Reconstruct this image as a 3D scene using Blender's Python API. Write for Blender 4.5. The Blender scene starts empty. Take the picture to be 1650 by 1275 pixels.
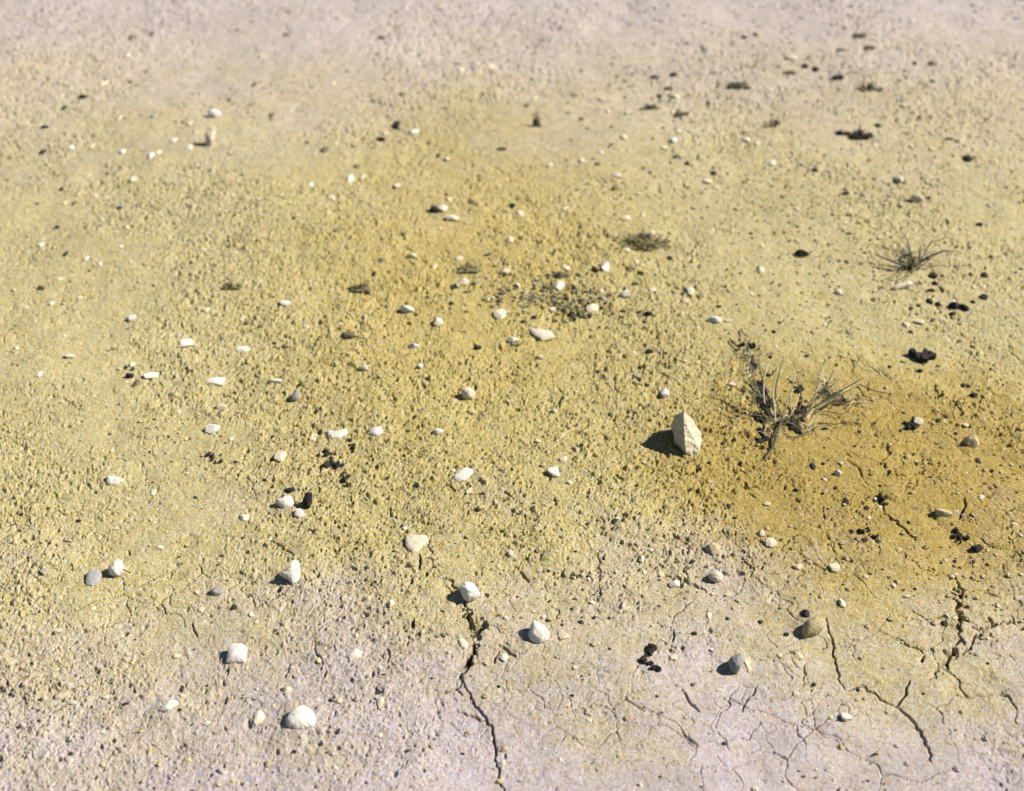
import bpy, math, random
import numpy as np
from mathutils import Vector, Matrix

R = math.radians
scene = bpy.context.scene
COL = scene.collection

# ------------------------------------------------------------------ camera
PW, PH = 1650.0, 1275.0
CAM_H, PITCH, HFOV = 1.5, R(35.0), R(44.0)
cam_d = bpy.data.cameras.new('camera')
cam = bpy.data.objects.new('camera', cam_d)
COL.objects.link(cam)
cam.location = (0, 0, CAM_H)
cam.rotation_euler = (R(90) - PITCH, 0, 0)
cam_d.sensor_width = 36.0
cam_d.lens = 18.0 / math.tan(HFOV / 2)
cam_d.clip_start = 0.05
cam_d.clip_end = 2000.0
cam_d.dof.use_dof = True
cam_d.dof.focus_distance = 2.2
cam_d.dof.aperture_fstop = 2.7
cam_d.dof.aperture_blades = 7
scene.camera = cam
FPX = PW / 2 / math.tan(HFOV / 2)

# ------------------------------------------------------------------ sky and sun
SUN_EL = R(42.0)
SUN_FROM = Vector((0.985, 0.16, 0)).normalized()      # the sun stands to the right, a little ahead of the camera
world = bpy.data.worlds.new("World")
scene.world = world
world.use_nodes = True
wn = world.node_tree
bg = wn.nodes['Background']
sky = wn.nodes.new('ShaderNodeTexSky')
sky.sky_type = 'NISHITA'
sky.sun_disc = False
sky.sun_elevation = SUN_EL
sky.sun_rotation = math.atan2(SUN_FROM.x, SUN_FROM.y)
sky.air_density = 0.85
sky.dust_density = 0.1
wn.links.new(sky.outputs[0], bg.inputs[0])
bg.inputs[1].default_value = 0.05
sl = bpy.data.lights.new('sun', 'SUN')
sun = bpy.data.objects.new('sun', sl)
COL.objects.link(sun)
sl.energy = 5.0
sl.angle = R(0.5)
sl.color = (1.0, 0.955, 0.88)
sd = (SUN_FROM * math.cos(SUN_EL) + Vector((0, 0, math.sin(SUN_EL)))).normalized()
sun.rotation_euler = sd.to_track_quat('Z', 'Y').to_euler()
sun.location = (4, -2, 5)
scene.view_settings.view_transform = 'Standard'
scene.view_settings.look = 'None'
scene.view_settings.gamma = 1.0
scene.view_settings.exposure = 1.08

# ------------------------------------------------------------------ helpers
def ray(px, py):
    x = (px - PW / 2) / FPX
    y = -(py - PH / 2) / FPX
    c, s = math.cos(PITCH), math.sin(PITCH)
    return Vector((x, c + y * s, -s + y * c))

def at(px, py, z=0.0):
    d = ray(px, py)
    t = (z - CAM_H) / d.z
    return Vector((d.x * t, d.y * t, z))

def scale_at(px, py):
    """metres per photo pixel, and the viewing angle below the horizon"""
    p = at(px, py)
    v = p - Vector((0, 0, CAM_H))
    depth = v.y * math.cos(PITCH) - v.z * math.sin(PITCH)
    th = math.atan2(-v.z, math.hypot(v.x, v.y))
    return depth / FPX, th

def hash2(ix, iy, seed):
    h = (ix.astype(np.int64) * 374761393 + iy.astype(np.int64) * 668265263 + seed * 1442695041) & 0xffffffff
    h = ((h ^ (h >> 13)) * 1274126177) & 0xffffffff
    h = ((h ^ (h >> 16)) * 2246822519) & 0xffffffff
    return ((h ^ (h >> 15)) & 0xffffff).astype(np.float64) / 0xffffff

def vnoise(x, y, seed=0):
    ix = np.floor(x); iy = np.floor(y)
    fx = x - ix; fy = y - iy
    ux = fx * fx * (3 - 2 * fx); uy = fy * fy * (3 - 2 * fy)
    a = hash2(ix, iy, seed); b = hash2(ix + 1, iy, seed)
    c = hash2(ix, iy + 1, seed); d = hash2(ix + 1, iy + 1, seed)
    return (a + (b - a) * ux) * (1 - uy) + (c + (d - c) * ux) * uy

def worley(x, y, seed=0):
    ix = np.floor(x); iy = np.floor(y)
    f1 = np.full(x.shape, 9.0); f2 = np.full(x.shape, 9.0); idv = np.zeros(x.shape)
    for dx in (-1, 0, 1):
        for dy in (-1, 0, 1):
            cx = ix + dx; cy = iy + dy
            jx = hash2(cx, cy, seed); jy = hash2(cx, cy, seed + 7)
            d = np.hypot(cx + jx - x, cy + jy - y)
            nearer = d < f1
            f2 = np.where(nearer, f1, np.minimum(f2, d))
            idv = np.where(nearer, hash2(cx, cy, seed + 13), idv)
            f1 = np.where(nearer, d, f1)
    return f1, f2, idv

def smooth(a, b, v):
    t = np.clip((v - a) / (b - a), 0, 1)
    return t * t * (3 - 2 * t)

def base_h(x, y):
    """the gentle swell of the ground that everything rests on"""
    x = np.asarray(x, dtype=float); y = np.asarray(y, dtype=float)
    return ((vnoise(x * 1.3 + 3, y * 1.3, 1) - .5) * 0.016
            + (vnoise(x * 5 + 1, y * 5, 2) - .5) * 0.010
            + (vnoise(x * 14, y * 14 + 2, 3) - .5) * 0.006)

def bh(x, y):
    return float(base_h(np.array([x]), np.array([y]))[0])

def tag(o, label=None, cat=None, group=None, kind=None):
    if label: o['label'] = label
    if cat: o['category'] = cat
    if group: o['group'] = group
    if kind: o['kind'] = kind
    return o

def mesh_np(name, verts, faces, mats=(), smooth_shade=False, midx=None):
    """verts (n,3) array; faces list of arrays that all have the same corner count"""
    me = bpy.data.meshes.new(name)
    verts = np.asarray(verts, dtype=np.float32)
    faces = np.asarray(faces, dtype=np.int32)
    n, k = faces.shape
    me.vertices.add(len(verts)); me.vertices.foreach_set('co', verts.ravel())
    me.loops.add(n * k); me.loops.foreach_set('vertex_index', faces.ravel())
    me.polygons.add(n)
    me.polygons.foreach_set('loop_start', np.arange(0, n * k, k, dtype=np.int32))
    me.polygons.foreach_set('loop_total', np.full(n, k, dtype=np.int32))
    me.polygons.foreach_set('use_smooth', np.full(n, smooth_shade, dtype=bool))
    if midx is not None: me.polygons.foreach_set('material_index', np.asarray(midx, dtype=np.int32))
    for m in mats: me.materials.append(m)
    me.update(calc_edges=True)
    return me

def link(name, me, parent=None, loc=None):
    o = bpy.data.objects.new(name, me)
    COL.objects.link(o)
    if parent: o.parent = parent
    if loc is not None: o.location = loc
    return o

# ------------------------------------------------------------------ materials
class NT:
    def __init__(s, m):
        m.use_nodes = True
        s.t = m.node_tree; s.n = s.t.nodes; s.l = s.t.links
        s.b = s.n['Principled BSDF']
        s.co = s.n.new('ShaderNodeTexCoord')
        s.geo = s.n.new('ShaderNodeNewGeometry')
    def noise(s, scale, detail=4, rough=.6, src=None, dist=0):
        n = s.n.new('ShaderNodeTexNoise'); n.inputs['Scale'].default_value = scale
        n.inputs['Detail'].default_value = detail; n.inputs['Roughness'].default_value = rough
        n.inputs['Distortion'].default_value = dist
        s.l.new(src or s.geo.outputs['Position'], n.inputs['Vector'])
        return n.outputs['Fac']
    def ramp(s, fac, stops, interp='LINEAR'):
        r = s.n.new('ShaderNodeValToRGB'); r.color_ramp.interpolation = interp
        e = r.color_ramp.elements
        while len(e) < len(stops): e.new(0.5)
        for q, (p, c) in zip(e, stops):
            q.position = p; q.color = (c if len(c) == 4 else (*c, 1)) if isinstance(c, tuple) else (c, c, c, 1)
        s.l.new(fac, r.inputs[0]); return r.outputs[0]
    def mix(s, f, a, b, mode='MIX'):
        m = s.n.new('ShaderNodeMix'); m.data_type = 'RGBA'; m.blend_type = mode
        for sock, v in ((m.inputs[0], f), (m.inputs[6], a), (m.inputs[7], b)):
            if isinstance(v, (int, float)): sock.default_value = v
            elif isinstance(v, tuple): sock.default_value = (*v, 1)
            else: s.l.new(v, sock)
        return m.outputs[2]
    def math(s, op, a, b=0.0, clamp=False):
        m = s.n.new('ShaderNodeMath'); m.operation = op; m.use_clamp = clamp
        for sock, v in ((m.inputs[0], a), (m.inputs[1], b)):
            if isinstance(v, (int, float)): sock.default_value = v
            else: s.l.new(v, sock)
        return m.outputs[0]
    def bump(s, h, strength=.5, dist=.002, prev=None):
        b = s.n.new('ShaderNodeBump'); b.inputs['Strength'].default_value = strength
        b.inputs['Distance'].default_value = dist
        s.l.new(h, b.inputs['Height'])
        if prev: s.l.new(prev, b.inputs['Normal'])
        return b.outputs[0]
    def patch(s, x, y, rx, ry, soft=.5, edge=.25):
        """mask for an irregular tinted patch on the ground, centred on a world point"""
        sep = s.n.new('ShaderNodeSeparateXYZ'); s.l.new(s.geo.outputs['Position'], sep.inputs[0])
        dx = s.math('DIVIDE', s.math('SUBTRACT', sep.outputs[0], x), rx)
        dy = s.math('DIVIDE', s.math('SUBTRACT', sep.outputs[1], y), ry)
        d = s.math('SQRT', s.math('ADD', s.math('MULTIPLY', dx, dx), s.math('MULTIPLY', dy, dy)))
        d = s.math('ADD', d, s.math('MULTIPLY', s.math('SUBTRACT', s.noise(3.2, 6, .65), .5), edge * 2))
        d = s.math('ADD', d, s.math('MULTIPLY', s.math('SUBTRACT', s.noise(34, 6, .75), .5), 1.5))
        r = s.n.new('ShaderNodeMapRange'); r.interpolation_type = 'SMOOTHSTEP'
        s.l.new(d, r.inputs[0])
        r.inputs[1].default_value = 1 + soft; r.inputs[2].default_value = 1 - soft
        r.inputs[3].default_value = 0; r.inputs[4].default_value = 1
        return r.outputs[0]

def soil_material(name='soil'):
    m = bpy.data.materials.new(name); s = NT(m)
    fine = s.noise(330, 3, .75)
    mid = s.noise(120, 5, .7)
    coarse = s.noise(26, 6, .65)
    big = s.noise(1.6, 5, .6)
    # pale buff silt, grey pinkish clay crust, and ochre for a light leak's glow
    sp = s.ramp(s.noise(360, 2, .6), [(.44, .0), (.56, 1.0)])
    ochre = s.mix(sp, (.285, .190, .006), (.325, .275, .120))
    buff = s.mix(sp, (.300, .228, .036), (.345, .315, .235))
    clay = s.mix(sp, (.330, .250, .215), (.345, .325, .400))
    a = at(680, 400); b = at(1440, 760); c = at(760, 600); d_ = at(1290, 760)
    leak_tint = s.math('MAXIMUM', s.math('MULTIPLY', s.patch(a.x + .12, a.y, .40, .95, .7), .65), s.math('MULTIPLY', s.patch(b.x, b.y, .46, .38, .6), .9))  # leak glow at centre and film stain at right, painted into the soil colour
    leak_tint = s.math('MAXIMUM', leak_tint, s.math('MULTIPLY', s.patch(c.x + .1, c.y, .55, .45), .35))
    deep_tint = s.math('MULTIPLY', s.patch(b.x + .02, b.y, .42, .32, .5), .75)  # darker core of the film leak stain at right, painted as ground colour
    leak_tint = s.math('MAXIMUM', leak_tint, s.math('MULTIPLY', s.patch(d_.x, d_.y, .34, .22, .5), .8))
    base = s.mix(leak_tint, buff, ochre)
    base = s.mix(deep_tint, base, s.mix(sp, (.215, .135, .008), (.265, .205, .090)))
    sep = s.n.new('ShaderNodeSeparateXYZ'); s.l.new(s.geo.outputs['Position'], sep.inputs[0])
    wob = s.math('MULTIPLY', s.math('SUBTRACT', s.noise(2.3, 8, .68), .5), 1.8)
    near = s.n.new('ShaderNodeMapRange'); near.interpolation_type = 'SMOOTHSTEP'
    s.l.new(s.math('ADD', sep.outputs[1], wob), near.inputs[0])
    near.inputs[1].default_value = 1.85; near.inputs[2].default_value = .85
    far = s.n.new('ShaderNodeMapRange'); far.interpolation_type = 'SMOOTHSTEP'
    s.l.new(s.math('ADD', sep.outputs[1], wob), far.inputs[0])
    far.inputs[1].default_value = 2.7; far.inputs[2].default_value = 5.0
    base = s.mix(near.outputs[0], base, clay)
    base = s.mix(s.math('MULTIPLY', far.outputs[0], .75), base, clay)
    # mottling and salt flecks
    base = s.mix(1.0, base, s.ramp(mid, [(.28, .74), (.5, .98), (.74, 1.14)]), 'MULTIPLY')
    base = s.mix(1.0, base, s.ramp(coarse, [(.3, .86), (.7, 1.09)]), 'MULTIPLY')
    base = s.mix(1.0, base, s.ramp(big, [(.3, .90), (.7, 1.06)]), 'MULTIPLY')
    base = s.mix(s.ramp(s.noise(210, 2, .5), [(.66, .0), (.74, .8)]), base, (.42, .38, .31))
    base = s.mix(s.ramp(s.noise(240, 2, .5, dist=.4), [(.27, .75), (.34, .0)]), base, (.07, .055, .03))
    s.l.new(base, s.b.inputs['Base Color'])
    s.b.inputs['Roughness'].default_value = .96
    s.b.inputs['Specular IOR Level'].default_value = .15
    n1 = s.bump(mid, .4, .003)
    n2 = s.bump(fine, .8, .0018, n1)
    n2 = s.bump(s.noise(700, 2, .6), .6, .0010, n2)
    s.l.new(n2, s.b.inputs['Normal'])
    return m

def rock_material(name, c1, c2, dark=(.2, .17, .12), amt=.5, rough=.9, dustiness=1.0):
    m = bpy.data.materials.new(name); s = NT(m)
    n = s.noise(45, 6, .7); f = s.noise(260, 4, .7)
    col = s.mix(s.ramp(n, [(.3, .0), (.7, 1.0)]), c1, c2)
    col = s.mix(s.math('MULTIPLY', s.ramp(f, [(.30, 1.0), (.45, .0)]), amt), col, dark)
    sep = s.n.new('ShaderNodeSeparateXYZ'); s.l.new(s.co.outputs['Object'], sep.inputs[0])
    lv = s.math('ADD', sep.outputs[2], s.math('MULTIPLY', s.math('SUBTRACT', n, .5), .010))
    mr = s.n.new('ShaderNodeMapRange'); s.l.new(lv, mr.inputs[0])
    mr.inputs[1].default_value = .0065; mr.inputs[2].default_value = -.001
    dust = s.math('MAXIMUM', s.math('MULTIPLY', mr.outputs[0], .85), s.math('MULTIPLY', s.ramp(s.noise(90, 6, .75), [(.48, .0), (.64, 1.0)]), .30))
    col = s.mix(s.math('MULTIPLY', dust, dustiness), col, (.33, .26, .12))
    s.l.new(col, s.b.inputs['Base Color'])
    s.b.inputs['Roughness'].default_value = rough
    s.b.inputs['Specular IOR Level'].default_value = .08
    s.l.new(s.bump(f, .5, .0015, s.bump(n, .5, .004)), s.b.inputs['Normal'])
    return m

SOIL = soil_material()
M = {
    'w': rock_material('white_limestone', (0.568, 0.535, 0.482), (0.488, 0.436, 0.356), (0.363, 0.304, 0.218), .35),
    'c': rock_material('cream_limestone', (0.488, 0.436, 0.343), (0.409, 0.343, 0.244), (0.264, 0.211, 0.132), .4),
    't': rock_material('crusted_earth', (0.343, 0.284, 0.172), (0.277, 0.218, 0.112), (0.132, 0.106, 0.059), .5),
    'G': rock_material('flat_grey_stone', (.20, .205, .205), (.26, .255, .24), (.12, .12, .12), .4, dustiness=.25),
    'g': rock_material('grey_stone', (0.158, 0.158, 0.162), (0.218, 0.211, 0.205), (0.079, 0.079, 0.079), .5),
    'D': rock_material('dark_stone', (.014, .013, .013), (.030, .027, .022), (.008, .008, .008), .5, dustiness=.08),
    'd': rock_material('brown_stone', (.060, .055, .035), (.11, .095, .06), (.03, .025, .02), .5, dustiness=.3),
}
def plain(name, c1, c2, rough=.8):
    m = bpy.data.materials.new(name); s = NT(m)
    n = s.noise(60, 5, .65)
    s.l.new(s.mix(s.ramp(n, [(.35, .0), (.65, 1.0)]), c1, c2), s.b.inputs['Base Color'])
    s.b.inputs['Roughness'].default_value = rough
    return m
STRAW = plain('dry_straw', (.52, .44, .28), (.36, .29, .15))
STALK = plain('dark_dry_stalk', (.018, .016, .011), (.045, .038, .022))
MOSSY = plain('olive_brown_mat', (.10, .090, .030), (.19, .155, .065))
OLIVE = plain('olive_dry_blade', (.055, .055, .025), (.10, .095, .045))

# ------------------------------------------------------------------ cracks in the ground (photo pixels -> ground)
# (points, half width mm, depth mm, ragged)
CRACKS = [
    ([(750,975),(754,990),(757,1005),(765,1020),(769,1040),(764,1050),(757,1062),(757,1076),(750,1088),(741,1100)], 5.5, 24, 1),
    ([(762,1010),(770,1028),(772,1046),(766,1060)], 4.0, 18, 1),
    ([(741,1100),(749,1113),(759,1124),(764,1138),(775,1150),(785,1164),(796,1190),(800,1230),(815,1290)], 2.2, 14, 0),
    ([(736,1148),(752,1156),(768,1160),(786,1166)], 1.8, 9, 0),
    ([(748,1090),(742,1112),(726,1118),(712,1122),(700,1118)], 2.2, 9, 1),
    ([(803,1046),(815,1052),(822,1060),(831,1064)], 3.4, 15, 0),
    ([(797,1074),(798,1064),(804,1058)], 2.2, 9, 0),
    ([(676,902),(678,914),(675,926)], 2.6, 14, 0),
    ([(697,920),(687,929),(683,939)], 3.2, 15, 0),
    ([(690,926),(704,917),(712,920)], 1.8, 9, 0),
    ([(666,938),(660,950),(658,956)], 1.8, 9, 0),
    ([(718,938),(728,950),(740,958)], 3.0, 15, 1),
    ([(837,926),(844,934),(852,941)], 2.8, 14, 0),
    ([(890,934),(915,932),(932,932),(958,938)], 2.2, 12, 1),
    ([(1074,930),(1090,932),(1098,940),(1110,944),(1130,950),(1138,956)], 3.6, 16, 1),
    ([(1085,966),(1090,960),(1108,957)], 2.0, 10, 0),
    ([(1195,900),(1207,912),(1216,920)], 2.4, 12, 0),
    ([(1186,784),(1198,785),(1207,788),(1222,786)], 2.8, 14, 1),
    ([(1206,796),(1216,802)], 2.2, 10, 0),
    ([(1423,830),(1434,838),(1446,848),(1458,856),(1464,864),(1476,874)], 3.2, 16, 0),
    ([(1398,800),(1416,812),(1424,826)], 2.2, 10, 1),
    ([(1553,806),(1556,818),(1549,828),(1544,838)], 3.0, 15, 0),
    ([(1538,928),(1545,940),(1549,954),(1543,968),(1542,984),(1546,1000),(1548,1018),(1541,1038),(1531,1060),(1518,1071),(1506,1085),(1497,1098)], 3.8, 20, 1),
    ([(1536,1062),(1556,1048),(1572,1024),(1600,1010),(1650,996)], 2.6, 12, 1),
    ([(1466,1098),(1460,1112),(1452,1126),(1443,1137)], 2.6, 14, 0),
    ([(1443,1137),(1460,1150),(1476,1166),(1490,1190),(1500,1230)], 3.0, 16, 0),
    ([(1443,1137),(1426,1130),(1406,1114),(1386,1104),(1368,1112)], 2.2, 11, 0),
    ([(1330,998),(1335,1018),(1344,1040),(1342,1056),(1349,1074),(1353,1098),(1362,1110)], 2.0, 11, 0),
    ([(1444,1028),(1458,1038),(1478,1046),(1486,1053)], 2.4, 11, 0),
    ([(1489,1058),(1485,1067)], 3.0, 13, 0),
    ([(1270,1052),(1282,1058),(1288,1064)], 2.4, 12, 0),
    ([(1098,1115),(1106,1126),(1114,1140),(1126,1150)], 2.4, 9, 0),
    ([(1118,968),(1084,1000),(1078,1030)], 1.0, 5, 0),
    ([(1085,1020),(1084,1036),(1080,1052)], 1.6, 9, 1),
    ([(1220,1105),(1204,1128),(1196,1150)], 1.8, 8, 0),
    ([(623,1050),(628,1066),(624,1074)], 1.4, 7, 0),
    ([(311,1002),(312,1016),(319,1026)], 1.6, 8, 0),
    ([(260,974),(266,984),(270,990)], 1.4, 7, 0),
    ([(363,1086),(368,1078),(366,1090)], 1.6, 7, 0),
    ([(465,1080),(462,1090),(462,1098)], 1.8, 8, 0),
    ([(478,925),(474,922)], 1.0, 5, 0),
    ([(470,905),(482,925),(492,938),(510,950)], 1.2, 7, 1),
    ([(437,872),(446,878),(456,888),(474,900)], 1.8, 9, 0),
    ([(627,833),(650,840),(678,845),(700,852)], 1.4, 7, 0),
    ([(680,820),(683,836),(676,842)], 1.2, 6, 0),
    ([(630,818),(628,832)], 1.5, 7, 0),
    ([(712,784),(724,786),(732,794),(750,786)], 1.6, 7, 0),
    ([(750,793),(758,800),(776,796),(782,804)], 2.2, 9, 1),
    ([(813,797),(822,804),(828,808)], 3.0, 13, 0),
    ([(652,756),(664,764),(670,768)], 1.4, 6, 0),
    ([(812,820),(838,828)], 1.2, 6, 0),
    ([(986,766),(1000,774),(1010,780)], 1.8, 9, 1),
    ([(1085,760),(1096,768),(1110,768),(1124,760),(1126,750)], 1.4, 7, 0),
    ([(1084,864),(1098,872),(1104,878)], 3.2, 14, 1),
    ([(1378,568),(1384,580),(1396,590),(1412,598),(1424,606)], 1.4, 6, 0),
    ([(1506,620),(1512,634),(1520,640)], 2.6, 12, 1),
    ([(1543,644),(1541,654),(1548,662)], 2.6, 12, 1),
    ([(1430,710),(1434,730),(1422,742)], 2.4, 10, 1),
    ([(1421,742),(1430,756),(1434,770)], 2.4, 10, 1),
    ([(1512,690),(1530,700),(1542,710)], 1.6, 8, 0),
    ([(100,640),(128,662),(140,660)], 1.4, 6, 0),
    ([(1290,860),(1262,880),(1258,890)], 1.2, 6, 0),
    ([(960,560),(955,610),(975,650)], .9, 4, 0),
    ([(1100,890),(1104,905),(1100,920),(1110,940)], 1.6, 8, 1),
    ([(968,880),(963,900),(966,960),(963,1000)], 1.2, 6, 1),
    ([(900,985),(897,1000)], 1.5, 7, 0),
    ([(1450,890),(1480,915),(1520,925)], 1.2, 6, 1),
    ([(1462,982),(1492,1000),(1530,992)], 1.2, 6, 0),
]

BANKS = [(1105,728,46),(868,1034,34),(757,964,30),(383,1058,30),(487,1160,46),(467,934,30),(188,924,24),(183,774,26),(461,817,26),
         (497,815,16),(748,768,28),(755,635,22),(1308,1012,32),(1190,1070,28),(1150,888,24),(1152,932,22),(606,698,22),
         (350,957,16),(476,638,14),(1566,714,24),(1520,830,24),(272,1140,28),(338,235,14)]

def crack_segments(rnd):
    out = []
    for pts, hw, dep, rag in CRACKS:
        w = [at(*p) for p in pts]
        line = [w[0]]
        for a, b in zip(w[:-1], w[1:]):
            L = (b - a).length
            n = max(2, int(L / .006))
            nrm = Vector((-(b - a).y, (b - a).x, 0)).normalized()
            for k in range(1, n + 1):
                t = k / n
                off = 0 if k == n else rnd.gauss(0, .0016 * (1 + .7 * rag))
                line.append(a.lerp(b, t) + nrm * off)
        N = len(line) - 1
        for k in range(N):
            taper = min(1, .35 + 3.2 * min(k + .5, N - k - .5) / N)
            j = (1 + (.55 * rag + .15) * rnd.uniform(-1, 1)) * taper
            out.append((line[k], line[k + 1], hw * .00074 * j, dep * .001 * (.6 + .4 * j)))
            if rag and rnd.random() < .35:
                d = (line[k + 1] - line[k]).normalized()
                sd_ = Vector((-d.y, d.x, 0)) * rnd.choice((-1, 1))
                e = line[k] + (sd_ + d * rnd.uniform(-.6, .6)) * rnd.uniform(.006, .020)
                out.append((line[k], e, hw * .0007 * j, dep * .0005))
    return out

# small pits that read as dark dots: (px, py, radius px)
def relief(x, y):
    """fine relief that is laid over the gentle swell"""
    g = smooth(.9, 1.6, y + (vnoise(x * 2.2, y * 2.2, 21) - .5) * 1.0)      # smooth clay crust close by, crumbly soil beyond
    het = .40 + 1.0 * smooth(.30, .70, .6 * vnoise(x * 3.1, y * 2.3, 91) + .4 * vnoise(x * 11, y * 9, 92))
    z = np.zeros_like(x)
    wx = x + (vnoise(x * 60, y * 60, 31) - .5) * .012
    wy = y + (vnoise(x * 60, y * 60, 32) - .5) * .012
    z += (vnoise(wx * 38, wy * 38, 4) - .5) * (.0022 + .0014 * g)
    z += (vnoise(wx * 95, wy * 95, 5) - .5) * (.0010 + .0009 * g)
    z += (vnoise(wx * 210, wy * 210, 6) - .5) * (.0006 + .0008 * g)
    z += (vnoise(wx * 420, wy * 420, 8) - .5) * (.0007 + .0011 * g)
    # crumbs of soil: domes of many sizes
    for sc, hh, thr, sd_ in ((55, .0046, .93, 41), (100, .0038, .86, 42), (190, .0024, .70, 43), (330, .0014, .5, 44)):
        f1, f2, idv = worley(wx * sc, wy * sc, sd_)
        r = .22 + .26 * ((idv * 7.3) % 1)
        dome = np.sqrt(np.clip(1 - (f1 / r) ** 2, 0, 1))
        z += dome * hh * .85 * (idv > thr) * (.3 + .7 * g) * np.minimum(1.1, het)
    # pits
    for sc, hh, thr, sd_ in ((48, .010, .95, 51), (90, .008, .90, 52), (170, .005, .86, 53)):
        f1, f2, idv = worley(wx * sc, wy * sc, sd_)
        z -= smooth(.30, .12, f1) * hh * (idv > thr) * (.25 + .75 * g) * np.minimum(1.1, het)
    z *= .35 + .65 * het
    # hairline drying cracks, broken into short stretches
    for sc, hh, wd, sd_, m0 in ((9, .0055, .017, 61, .56), (19, .0036, .028, 62, .58)):
        qx = wx + (vnoise(x * 22, y * 22, sd_ + 3) - .5) * .03
        qy = wy + (vnoise(x * 22, y * 22, sd_ + 4) - .5) * .03
        f1, f2, idv = worley(qx * sc, qy * sc, sd_)
        mask = smooth(m0, m0 + .14, vnoise(x * 7, y * 7, sd_ + 5))
        z -= smooth(wd, 0, f2 - f1) * hh * mask
    return z

def build_ground():
    nrow, ncol = 1180, 1560
    # rows run from beside the photographer's feet to the horizon, closer together near by
    ang = np.linspace(R(60), R(13.5), nrow)
    ys = CAM_H / np.tan(ang)
    ys = np.concatenate([[-120, -40, -12, -4, -1.0, .2, .6], ys, ys[-1] * np.geomspace(1.06, 60, 42)])
    s = np.linspace(-1, 1, ncol)
    ext = np.geomspace(1.05, 90, 26)
    s = np.concatenate([-ext[::-1], s, ext])
    halfw = .40 + np.clip(ys, .4, 1e9) * .475
    halfw = np.where(ys > 12, halfw, halfw)
    X = halfw[:, None] * s[None, :]
    Y = np.repeat(ys[:, None], len(s), 1)
    fade = smooth(9, 7, Y) * smooth(4.2, 3.2, np.abs(X)) * smooth(.2, .6, Y)
    rnd = random.Random(5)
    # trampled, clod-strewn areas keep a bit more relief
    Z = base_h(X, Y) * smooth(60, 20, np.hypot(X, Y))
    inner = fade > 0
    rz = np.zeros_like(X)
    rz[inner] = relief(X[inner], Y[inner])
    Z += rz * fade
    cz = np.zeros_like(X)
    for a, b, hw, dep in crack_segments(rnd):
        r0 = np.searchsorted(ys, min(a.y, b.y) - hw * 2.2); r1 = np.searchsorted(ys, max(a.y, b.y) + hw * 2.2)
        if r1 <= r0: continue
        hwmin = halfw[r0:r1]
        lo = (min(a.x, b.x) - hw * 2.2) / hwmin; hi = (max(a.x, b.x) + hw * 2.2) / hwmin
        c0 = np.searchsorted(s, lo.min()); c1 = np.searchsorted(s, hi.max())
        if c1 <= c0: continue
        xx = X[r0:r1, c0:c1]; yy = Y[r0:r1, c0:c1]
        dx, dy = b.x - a.x, b.y - a.y
        L2 = dx * dx + dy * dy + 1e-12
        t = np.clip(((xx - a.x) * dx + (yy - a.y) * dy) / L2, 0, 1)
        d = np.hypot(xx - a.x - t * dx, yy - a.y - t * dy)
        v = smooth(hw * 1.0, hw * .45, d) * dep * 1.5
        lip = smooth(hw * 2.2, hw * 1.0, d) * smooth(hw * .8, hw * 1.2, d) * .0009
        sub = cz[r0:r1, c0:c1]
        np.maximum(sub, v - lip * (v <= 0), out=sub)
    for bx, by, bw in BANKS:
        p = at(bx, by); sc_, th_ = scale_at(bx, by); rr = bw / 2 * sc_
        d = np.hypot((X - p.x) / rr, (Y - p.y) / (rr * 1.1))
        m = d < 2.6
        Z[m] += smooth(2.3, .9, d[m] + (vnoise(X[m] * 90, Y[m] * 90, 17) - .5) * .9) * min(.0045, rr * .16)
    Z -= cz
    nr, nc = X.shape
    V = np.stack([X, Y, Z], -1).reshape(-1, 3)
    i = np.arange(nr - 1)[:, None] * nc + np.arange(nc - 1)[None, :]
    F = np.stack([i, i + 1, i + nc + 1, i + nc], -1).reshape(-1, 4)
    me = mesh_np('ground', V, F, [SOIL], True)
    o = link('ground', me)
    tag(o, kind='structure')
    return o

build_ground()

# ------------------------------------------------------------------ stones
import bmesh
ICO = {}
def ico(n):
    if n not in ICO:
        bm = bmesh.new(); bmesh.ops.create_icosphere(bm, subdivisions=n, radius=1.0)
        v = np.array([p.co[:] for p in bm.verts]); f = np.array([[q.index for q in p.verts] for p in bm.faces])
        bm.free(); ICO[n] = (v, f)
    return ICO[n]

def n3(p, sc, seed):
    """cheap 3-D noise from three 2-D slices"""
    x, y, z = (p * sc).T
    return (vnoise(x + 11, y + z * .7, seed) + vnoise(y + 5, z + x * .7, seed + 1) + vnoise(z + 3, x + y * .7, seed + 2)) / 3 - .5

def rock_verts(seed, sub=3, angular=.6, lump=.25):
    rs = np.random.RandomState(seed)
    v, f = ico(sub); v = v.copy()
    v *= (1 + lump * 2 * n3(v, 1.3, seed))[:, None]
    k = int(5 + 9 * angular)
    for _ in range(k):
        n = rs.normal(size=3); n /= np.linalg.norm(n)
        d = rs.uniform(.55, .85) if angular > .3 else rs.uniform(.78, .95)
        over = v @ n - d
        v -= np.outer(np.clip(over, 0, None) * .93, n)
    v *= (1 + .07 * 2 * n3(v, 4.5, seed + 40))[:, None]
    ext = v.max(0) - v.min(0)
    v = (v - (v.max(0) + v.min(0)) / 2) / (ext / 2)
    return v, f

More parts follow.
